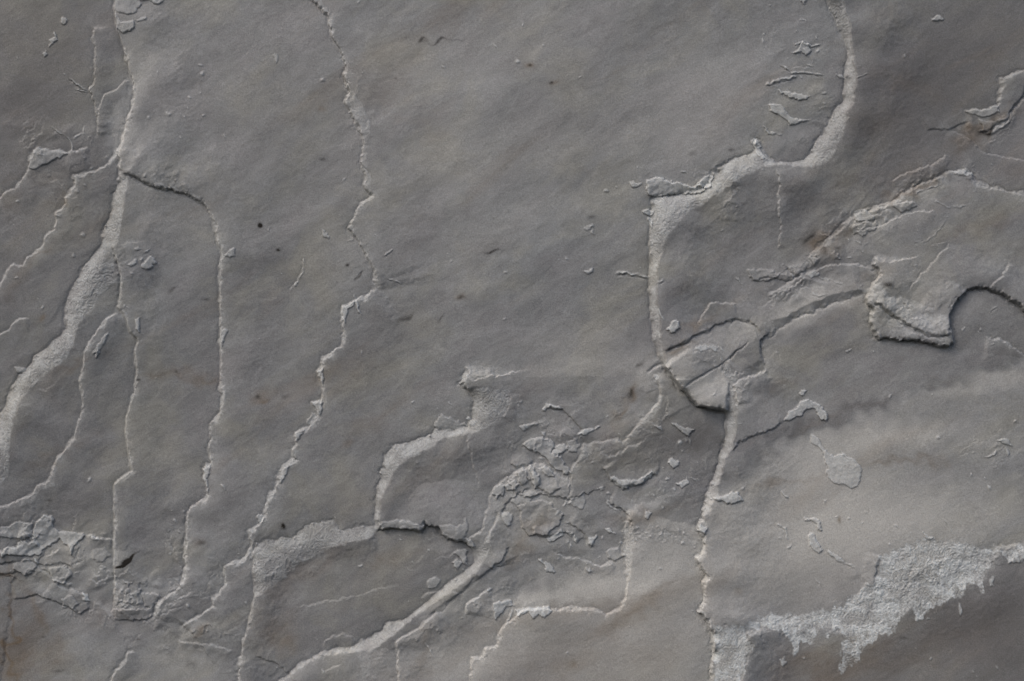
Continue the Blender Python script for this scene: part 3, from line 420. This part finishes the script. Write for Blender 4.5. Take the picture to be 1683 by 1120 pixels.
paint_layer([(1092,598),(1105,620),(1122,638),(1140,625),(1185,602),(1200,587),(1245,556),(1240,537),(1230,527),(1215,525),(1190,530),(1150,549),(1110,571),(1090,582)], tone=0.15)
paint_layer([(1690,115)] + S15[1:] + [(1596,187),(1612,196),(1612,216),(1628,215),(1645,204),(1662,193),(1690,155),(2300,155),(2300,115)], tone=0.12)

LT -= .14 * (ID == k0)
n_edge = noise(GX / 12, GY / 12, 33) * 2.2 + noise(GX / 5, GY / 5, 31) * 1.8 + noise(GX / 2.6, GY / 2.6, 32) * .7
for pts, white, rough, fill in FACES:
    sl, D, S, T, Lt = sdf(pts, 24, closed=True)
    s2, ins = inside(pts)
    # inside() and sdf() use different windows: bring inside into the sdf window
    I = np.zeros((NY, NX), bool); I[s2] = ins; I = I[sl]
    Sg = np.where(I, 1, -1) * np.minimum(D, 60) + n_edge[sl] * .8
    if white > 1: Sg = Sg + 5 * noise(GX[sl] / 8, GY[sl] / 45, 64) + 2 * noise(GX[sl] / 3.5, GY[sl] / 16, 65)
    k = new_id('broken_face'); v = ID[sl]; v[Sg > 0] = k
    m = smooth(-.8, (1.3 if white < 1 else 1.2) + (2.6 if white < 1 else 1.2) * np.clip(.3 + n_c[sl] + n_d[sl], 0, 1.2), Sg)
    tex = np.clip(.72 + .35 * n_a[sl] + .35 * n_b[sl] + .7 * n_c[sl] + .4 * n_d[sl], .15, 1.2)
    CR[sl] = np.maximum(CR[sl] * (1 - m * .6), white * m * tex * (.47 if white < 1 else 1.2))
    if fill: CR[sl] = np.maximum(CR[sl], (.35 + .35 * white) * np.exp(-((Sg - 1.5) / 1.6) ** 2) * np.clip(.35 + n_a[sl] + .8 * n_c[sl], 0, 1))
    # dusting of crushed grain that fades away from the inner edge
    ROUGH[sl] = np.maximum(ROUGH[sl], rough * m * .6 * np.clip(.9 + .9 * n_c[sl], .2, 1.5))
    if fill:
        mask = Sg > -1.2
        r0, c0 = sl[0].start, sl[1].start
        h = H[sl].copy(); rr, cc = np.where(mask)
        a0, a1 = max(rr.min() - 1, 1), min(rr.max() + 2, h.shape[0] - 1); b0, b1 = max(cc.min() - 1, 1), min(cc.max() + 2, h.shape[1] - 1)
        sub = h[a0 - 1:a1 + 1, b0 - 1:b1 + 1].copy(); mk = mask[a0:a1, b0:b1]
        for it in range(260):
            av = .25 * (sub[:-2, 1:-1] + sub[2:, 1:-1] + sub[1:-1, :-2] + sub[1:-1, 2:])
            sub[1:-1, 1:-1] = np.where(mk, av, sub[1:-1, 1:-1])
        h[a0 - 1:a1 + 1, b0 - 1:b1 + 1] = sub
        fq = noise(GX[sl] / 15, GY[sl] / 15, 95) * 3 + noise(GX[sl] / 40, GY[sl] / 40, 96) * 3      # small flat facets of the broken grain
        ff = fq - np.floor(fq)
        h = h + smooth(0, 4, Sg) * (1.3 if rough > .45 else .4) * (ff - .5) * (1 - smooth(.75, 1, ff) * 1.2)
        H[sl] = h
flake_id = []
for pts, hh, white in FLAKES:
    if hh == 0 or len(pts) < 3: continue
    sl, D, S, T, Lt = sdf(pts, 14, closed=True)
    s2, ins = inside(pts)
    I = np.zeros((NY, NX), bool); I[s2] = ins; I = I[sl]
    Sg = np.where(I, 1, -1) * np.minimum(D, 60) + n_edge[sl] * .55
    area = abs(sum(pts[i][0] * pts[(i + 1) % len(pts)][1] - pts[(i + 1) % len(pts)][0] * pts[i][1] for i in range(len(pts)))) / 2
    k = new_id('flake'); v = ID[sl]; v[Sg > -.3] = k
    hh *= .52
    H[sl] += hh * smooth(-.5, .9, Sg) * (1 + .25 * n_c[sl]) + hh * .12 * n_a[sl] * smooth(0, 3, Sg)
    H[sl] -= .1 * np.exp(-((Sg + 1.6) / 1.3) ** 2)
    rim = np.exp(-((Sg - 1.0) / 1.6) ** 2) if area > 200 else 0
    base = (white * (1.05 if area > 200 else 1.3) if white > .2 else white)
    CR[sl] = np.maximum(CR[sl] * (1 - smooth(-.3, 1.0, Sg)), base * smooth(-.6, 1.0, Sg) * np.clip(.88 + .3 * n_a[sl] + .25 * n_b[sl] + .2 * rim, 0, 1.2))
    ROUGH[sl] = np.maximum(ROUGH[sl], .35 * smooth(0, 2, Sg))
for pts, hw, white, hh in LINES:
    if white == 0: continue
    sl, D, S, T, Ltot = sdf(pts, 8)
    tp = smooth(-1, 6, T) * smooth(-1, 6, Ltot - T) * np.clip(.9 + 1.2 * n_a[sl], 0, 1.3)
    b = np.exp(-(D / (hw * 1.1)) ** 2) * tp
    CR[sl] = np.maximum(CR[sl], white * b); H[sl] += hh * b
    H[sl] -= .5 * hh * np.exp(-((S + hw * 2.2) / 1.4) ** 2) * tp
# loose grains stuck to the face
r = np.random.RandomState(5)
zones = [(841, 560, 900, 600, 300), (300, 110, 40, 120, 30), (1060, 770, 90, 70, 60), (1310, 110, 60, 110, 26), (960, 870, 80, 60, 40), (1440, 380, 110, 60, 40), (1390, 860, 120, 40, 30),
         (150, 300, 150, 200, 30), (700, 910, 80, 30, 12), (1000, 380, 90, 90, 14), (240, 450, 40, 80, 20), (900, 700, 60, 50, 30), (1610, 750, 70, 60, 20), (260, 960, 60, 40, 24), (1080, 880, 60, 20, 40), (1560, 560, 80, 40, 16), (290, 900, 20, 60, 26), (405, 900, 14, 24, 12),
         (1190, 620, 20, 50, 20), (1220, 690, 20, 40, 10)]
for zx, zy, zw, zh, n in zones:
    for _ in range(int(n * .6)):
        x = zx + (r.rand() * 2 - 1) * zw; y = zy + (r.rand() * 2 - 1) * zh
        a = r.rand() * 3.14; ra = .9 + 2.6 * r.rand() ** 3; rb = ra * (.45 + .4 * r.rand())
        wh = .35 + .5 * r.rand(); c0, c1 = np.searchsorted(xs, [x - 8, x + 8]); r0, r1 = np.searchsorted(ys, [y - 8, y + 8])
        if c1 - c0 < 3 or r1 - r0 < 3: continue
        sl = (slice(r0, r1), slice(c0, c1)); X = WX[sl] - x; Y = WY[sl] - y
        u = (X * math.cos(a) + Y * math.sin(a)) / ra; v = (-X * math.sin(a) + Y * math.cos(a)) / rb
        g = np.exp(-(u * u + v * v) ** 1.3)
        CR[sl] = np.maximum(CR[sl], wh * g); H[sl] += (.4 + ra * .25) * g
def stain(lst, arr, p=1.0):
    for x, y, rx, ry, ang, amt in lst:
        if rx < .5: continue
        R = max(rx, ry) * 2.2 + 4
        c0, c1 = np.searchsorted(xs, [x - R, x + R]); r0, r1 = np.searchsorted(ys, [y - R, y + R])
        sl = (slice(r0, r1), slice(c0, c1)); a = math.radians(ang)
        k = min(1.0, max(rx, ry) / 20.0)
        X = GX[sl] - x + k * (14 * n_c[sl] + 20 * n_d[sl]) + wx[sl] * .25; Y = GY[sl] - y + k * (10 * noise(GX[sl] / 18, GY[sl] / 18, 41)) + wy[sl] * .25
        u = (X * math.cos(a) + Y * math.sin(a)) / rx; v = (-X * math.sin(a) + Y * math.cos(a)) / ry
        arr[sl] += amt * np.exp(-(u * u + v * v) * .9)
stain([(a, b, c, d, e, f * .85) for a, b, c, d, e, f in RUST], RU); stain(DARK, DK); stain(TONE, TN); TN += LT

TERR = [(870,790,70,45,-30,1.0),(920,730,80,45,-10,.9),(960,880,110,50,-20,.8),(1060,780,100,60,0,.55),(850,930,60,30,-35,.6),(740,900,40,30,0,.8),(690,1050,90,30,-30,.5),(1060,680,60,50,-30,.55),
 (60,890,110,40,8,1.0),(220,985,70,40,0,1.0),(130,970,60,40,0,.6),(300,1040,80,24,-10,.7),(330,950,60,50,-40,.35),(90,235,80,30,0,.6),(110,320,60,60,-45,.35),
 (1440,345,110,26,-32,.9),(1350,430,60,30,-30,.7),(1300,470,70,22,-20,.7),(1580,290,50,18,0,.5),(1640,205,50,20,-30,.7),(1500,510,60,40,10,.9),(1200,590,70,40,-20,.35),(1210,640,30,50,0,.6),
 (1170,300,60,22,-25,.7),(1310,120,60,90,0,.35),(470,920,50,40,-30,.5),(1500,960,120,40,-20,.7),(1250,1040,90,26,0,.6),(1640,740,50,30,0,.4),(1180,780,30,60,0,.3),(1110,870,60,20,0,.6),(1180,330,50,40,-30,.6),(1355,220,30,60,30,.5),(150,480,30,80,30,.4),(50,640,40,60,40,.4),(680,740,60,24,-30,.5),(290,900,16,70,0,.6),(290,300,50,12,20,.5),(590,190,14,50,0,.4),(420,1080,60,40,0,.3),(830,1000,50,26,0,.6)]
MK = np.zeros_like(H); stain(TERR, MK); MK = np.clip(MK, 0, 1)
HUMM = MK * (2.6 * noise(GX / 62, GY / 40, 91) + 1.1 * noise(GX / 30, GY / 22, 92))
cen = np.exp(-(((GX - 930) / 230) ** 2 + ((GY - 850) / 190) ** 2) ** 2)
MK = MK * (.6 - .42 * cen)
for x, y, a, b, q in ((1500, 962, 46, 40, .5), (1590, 915, 46, 12, .45), (1440, 1022, 34, 12, .4), (1225, 1075, 14, 40, .3)):
    CR *= 1 - q * np.exp(-(((WX - x) / a) ** 2 + ((WY - y) / b) ** 2) ** 1.5)
cx_, sx_ = math.cos(math.radians(-32)), math.sin(math.radians(-32))
UU = GX * cx_ + GY * sx_; VV = -GX * sx_ + GY * cx_
for su, sv, kk, amp, wht, sd in ((105, 58, 2.3, 3.8, .6, 71), (52, 30, 1.9, 1.5, .45, 75)):
    if sd == 75: MK = MK * .35
    t_ = fbm(UU / su + wx / 22, VV / sv + wy / 22, 2, sd, .3) * kk + (GX * .55 + GY * .8) / (su * .9) + 40
    g_ = np.hypot(np.gradient(t_, axis=1) / np.gradient(GX, axis=1), np.gradient(t_, axis=0) / np.gradient(GY, axis=0))
    f_ = np.floor(t_); fr = t_ - f_; wd = np.clip(g_ * 2.4, .03, .6)
    on = MK * smooth(-.25, .15, noise(GX / 38, GY / 38, sd + 3))      # ledges die out here and there
    H += amp * on * (f_ + smooth(0, wd, fr) - t_ + .5)
    CR = np.maximum(CR, wht * on * np.exp(-((fr - wd * .8) / (wd * .8)) ** 2) * np.clip(.6 + n_a + .6 * n_c, 0, 1.2))
    TN += .38 * on * (noise(f_ * 1.7 + .37, np.full_like(f_, .41), sd + 5))
# broad shape of the face, then the hummocky cleavage surface and the fine grain
ca, sa = math.cos(math.radians(-32)), math.sin(math.radians(-32))
U = GX * ca + GY * sa; V = -GX * sa + GY * ca         # U runs up to the right, as the grain of the marble does
broad = 13 * noise(GX / 620 + 3.3, GY / 620 + 1.2, 50) + 5 * noise(GX / 230, GY / 230, 51)
edge = smooth(1150, 1750, GX) * 30 * smooth(700, -100, GY)     # the upper right corner turns away from the light
hum = 1.3 * noise(U / 150, V / 60, 52) + .17 * noise(U / 55, V / 26, 53) + .09 * noise(U / 22, V / 12, 54) + .06 * noise(U / 10, V / 5.5, 55) + .10 * noise(GX / 30, GY / 24, 58) + .06 * noise(GX / 12, GY / 12, 59) + .07 * noise(U / 13, V / 4.0, 66)
fine = .05 * noise(GX / 3.0, GY / 3.0, 56)
brush = smooth(1150, 1250, GX) * smooth(860, 900, GY)
CR *= 1 + brush * .55 * noise(GX / 4.5, GY / 17, 63) * (ROUGH > .2)
gr = ROUGH * (.55 * n_b + .55 * n_a + .5 * n_c + .35 * noise(GX / 2.2, GY / 2.2, 57))
HT = H + HUMM + broad - edge + hum * (1 - .3 * np.clip(ROUGH, 0, 1)) + fine + gr * 0.8

# ------------------------------------------------------------------ material
def rock_material(name):
    m = bpy.data.materials.new(name); m.use_nodes = True
    t = m.node_tree; N = t.nodes; L = t.links
    b = N['Principled BSDF']
    at = N.new('ShaderNodeAttribute'); at.attribute_name = 'rock'
    sp = N.new('ShaderNodeSeparateColor'); L.new(at.outputs['Color'], sp.inputs[0])
    crush, tone, rust, dark = sp.outputs[0], sp.outputs[1], sp.outputs[2], at.outputs['Alpha']
    tc = N.new('ShaderNodeTexCoord')
    def tex(scale, detail, rough, rot=0, sc=(1, 1, 1), dist=0):
        mp = N.new('ShaderNodeMapping'); L.new(tc.outputs['Object'], mp.inputs[0])
        mp.vector_type = 'TEXTURE'
        mp.inputs['Rotation'].default_value = (0, rot, 0); mp.inputs['Scale'].default_value = sc
        n = N.new('ShaderNodeTexNoise'); L.new(mp.outputs[0], n.inputs['Vector'])
        n.inputs['Scale'].default_value = scale; n.inputs['Detail'].default_value = detail; n.inputs['Roughness'].default_value = rough; n.inputs['Distortion'].default_value = dist
        return n.outputs['Fac']
    def math_(op, a, c, clamp=False):
        n = N.new('ShaderNodeMath'); n.operation = op; n.use_clamp = clamp
        for i, v in enumerate((a, c)):
            if isinstance(v, (int, float)): n.inputs[i].default_value = v
            else: L.new(v, n.inputs[i])
        return n.outputs[0]
    def mapr(v, a, c, d, e):
        n = N.new('ShaderNodeMapRange'); L.new(v, n.inputs[0])
        for i, q in enumerate((a, c, d, e)): n.inputs[i + 1].default_value = q
        return n.outputs[0]
    def mix(f, a, c, mode='MIX'):
        n = N.new('ShaderNodeMix'); n.data_type = 'RGBA'; n.blend_type = mode
        if isinstance(f, (int, float)): n.inputs[0].default_value = f
        else: L.new(f, n.inputs[0])
        for i, v in ((6, a), (7, c)):
            if isinstance(v, tuple): n.inputs[i].default_value = v + (1,)
            else: L.new(v, n.inputs[i])
        return n.outputs[2]
    rot = math.radians(-32)
    streak = tex(5.5, 6, .55, rot, (1.7, 1, .9), .7)       # veils of darker marble running up to the right
    streak2 = tex(22, 5, .55, rot, (1.6, 1, .8), .5)
    cloud = tex(3.0, 4, .5, rot, (1.5, 1, 1), .4)
    warm = tex(7, 5, .6, rot, (2.6, 1, .7), .8)
    speck = tex(480, 3, .65)
    fleck = tex(900, 1, .5)
    col = mix(mapr(streak, .3, .7, 0, 1), BASE_D, BASE_L)
    col = mix(mapr(streak2, .35, .65, 0, .35), col, (.33, .33, .34))
    col = mix(mapr(cloud, .45, .68, 0, .45), col, BASE_C)
    hue = tex(9, 4, .6, rot, (1.5, 1, 1), .6)
    col = mix(mapr(hue, .5, .68, 0, .5), col, (.36, .36, .38))
    col = mix(mapr(hue, .5, .34, 0, .5), col, (.46, .46, .41))
    dap = tex(48, 7, .68, rot, (2.2, 1, 1), .6)
    dp = mapr(dap, .35, .65, .86, 1.14); cd = N.new('ShaderNodeCombineColor')
    for i in range(3): L.new(dp, cd.inputs[i])
    col = mix(1.0, col, cd.outputs[0], 'MULTIPLY')
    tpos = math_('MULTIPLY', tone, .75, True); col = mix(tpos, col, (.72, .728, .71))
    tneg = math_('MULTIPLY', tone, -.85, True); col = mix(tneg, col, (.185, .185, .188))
    # natural warm veiling where the noise says so, plus traced rust stains broken up by the streak noise
    col = mix(mapr(warm, .56, .75, 0, .30), col, (.36, .30, .235))
    ru = math_('MULTIPLY', rust, mapr(streak2, .3, .7, .5, 1.1)); ru = math_('MULTIPLY', ru, .8, True)
    col = mix(ru, col, (.26, .20, .135))
    gr_ = mapr(speck, .3, .7, .80, 1.20); cm = N.new('ShaderNodeCombineColor')
    for i in range(3): L.new(gr_, cm.inputs[i])
    col = mix(1.0, col, cm.outputs[0], 'MULTIPLY')
    # bruised, powdery white calcite on broken edges
    cw = math_('MULTIPLY', crush, mapr(speck, .3, .7, .75, 1.15)); cw = math_('MULTIPLY', cw, .8, True)
    col = mix(cw, col, CRUSH)
    dk = math_('MULTIPLY', dark, mapr(fleck, .3, .7, .6, 1.2), True)
    col = mix(dk, col, (.028, .025, .022))
    L.new(col, b.inputs['Base Color'])
    L.new(mapr(crush, 0, .6, .50, .85), b.inputs['Roughness'])
    b.inputs['Specular IOR Level'].default_value = .30
    b.inputs['Subsurface Weight'].default_value = .55
    b.inputs['Subsurface Scale'].default_value = .005
    b.inputs['Subsurface Radius'].default_value = (1, .95, .9)
    bp = N.new('ShaderNodeBump'); bp.inputs['Strength'].default_value = .35; bp.inputs['Distance'].default_value = .0012
    bh = math_('ADD', math_('MULTIPLY', tex(260, 4, .6), .6), math_('MULTIPLY', speck, math_('ADD', math_('MULTIPLY', crush, .9), .12)))
    L.new(bh, bp.inputs['Height']); L.new(bp.outputs[0], b.inputs['Normal'])
    return m
BASE_D = (.290, .304, .316); BASE_L = (.392, .412, .427); BASE_C = (.43, .458, .475); CRUSH = (.74, .79, .815)
mat = rock_material('fractured_marble')

# ------------------------------------------------------------------ objects: one block of marble, its layers, broken faces and flakes as parts
root = bpy.data.objects.new('marble_rock', None)
scene.collection.objects.link(root)
root.location = (0, 0, CZ - .9)
root['label'] = 'grey white fractured marble rock face with layered ledges, cracks and crushed white edges'
root['category'] = 'rock'
VX = (GX - CX) / 1000.0; VZ = (CY - GY) / 1000.0 + .9; VY = -HT / 1000.0
dxx = np.gradient(HT, axis=1) / np.gradient(GX, axis=1); dyy = np.gradient(HT, axis=0) / np.gradient(GY, axis=0)
NRM = np.stack([-dxx, -np.ones_like(HT), dyy], -1); NRM /= np.linalg.norm(NRM, axis=-1, keepdims=True)
VIDX = np.arange(NY * NX, dtype=np.int64).reshape(NY, NX)
COORD = np.stack([VX, VY, VZ], -1).reshape(-1, 3).astype(np.float32); NRMf = NRM.reshape(-1, 3).astype(np.float32)
ATT = np.stack([np.clip(CR, 0, 1.3), TN, np.clip(RU, 0, 2), np.clip(DK, 0, 3)], -1).reshape(-1, 4).astype(np.float32)
quads = np.stack([VIDX[:-1, :-1], VIDX[1:, :-1], VIDX[1:, 1:], VIDX[:-1, 1:]], -1).reshape(-1, 4)
fid = ID[:-1, :-1].reshape(-1)
def build(name, q, coord, nrm, att, label=None):
    used, inv = np.unique(q.ravel(), return_inverse=True)
    me = bpy.data.meshes.new(name)
    nq = len(q)
    me.vertices.add(len(used)); me.loops.add(nq * 4); me.polygons.add(nq)
    me.vertices.foreach_set('co', coord[used].ravel())
    me.loops.foreach_set('vertex_index', inv.astype(np.int32).ravel())
    me.polygons.foreach_set('loop_start', np.arange(0, nq * 4, 4, dtype=np.int32))
    me.polygons.foreach_set('use_smooth', np.ones(nq, bool))
    me.update(calc_edges=True)
    a = me.attributes.new('rock', 'FLOAT_COLOR', 'POINT'); a.data.foreach_set('color', att[used].ravel())
    me.normals_split_custom_set_from_vertices(nrm[used])
    me.materials.append(mat)
    o = bpy.data.objects.new(name, me); scene.collection.objects.link(o); o.parent = root
    if label: o['label'] = label
    return o
# every connected piece becomes a part of its own; crumbs of a few cells go to the neighbour they touch
F = ID[:-1, :-1].copy()
for _pass in range(3):
    parent = []
    def find(a):
        while parent[a] != a:
            parent[a] = parent[parent[a]]; a = parent[a]
        return a
    runs = []; prev = []
    for y in range(F.shape[0]):
        row = F[y]; cut = np.flatnonzero(np.diff(row)) + 1
        st = np.concatenate([[0], cut]).tolist(); en = np.concatenate([cut, [len(row)]]).tolist()
        cur = []; p = 0
        for a, b_ in zip(st, en):
            k = len(parent); parent.append(k); v = int(row[a]); cur.append((a, b_, v, k)); runs.append((y, a, b_, v, k))
            while p < len(prev) and prev[p][1] <= a: p += 1
            q_ = p
            while q_ < len(prev) and prev[q_][0] < b_:
                if prev[q_][2] == v:
                    ra, rb = find(k), find(prev[q_][3])
                    if ra != rb: parent[ra] = rb
                q_ += 1
        prev = cur
    size = {}
    for y, a, b_, v, k in runs:
        z = find(k); size[z] = size.get(z, 0) + b_ - a
    comp = np.zeros(F.shape, np.int64)
    small = 0
    for y, a, b_, v, k in runs:
        z = find(k); lim = 160 if NAMES[v][0] != 'flake' else 9
        if size[z] < lim:
            small += 1
            F[y, a:b_] = F[y, a - 1] if a > 0 else F[y, b_ if b_ < F.shape[1] else a]
        comp[y, a:b_] = z
    if small == 0: break
fid = comp.reshape(-1); F_ = F.reshape(-1)
order = np.argsort(fid, kind='stable'); fs = fid[order]
cuts = np.flatnonzero(np.diff(fs)) + 1
for grp in np.split(order, cuts):
    k = F_[grp[0]]; name, label = NAMES[k]
    build(name, quads[grp], COORD, NRMf, ATT, label)
# sides and back of the block
ring = np.concatenate([VIDX[0, :], VIDX[1:, -1], VIDX[-1, -2::-1], VIDX[-2:0:-1, 0]])
c = COORD[ring]; back = c.copy(); back[:, 1] = .45
n = len(ring); co = np.vstack([c, back]); i = np.arange(n); j = (i + 1) % n
q = np.stack([i, j, j + n, i + n], -1)
me = bpy.data.meshes.new('block_back')
me.from_pydata(co.tolist(), [], q.tolist() + [list(range(2 * n - 1, n - 1, -1))])
a = me.attributes.new('rock', 'FLOAT_COLOR', 'POINT'); a.data.foreach_set('color', np.zeros(8 * n, np.float32))
me.materials.append(mat)
o = bpy.data.objects.new('block_back', me); scene.collection.objects.link(o); o.parent = root
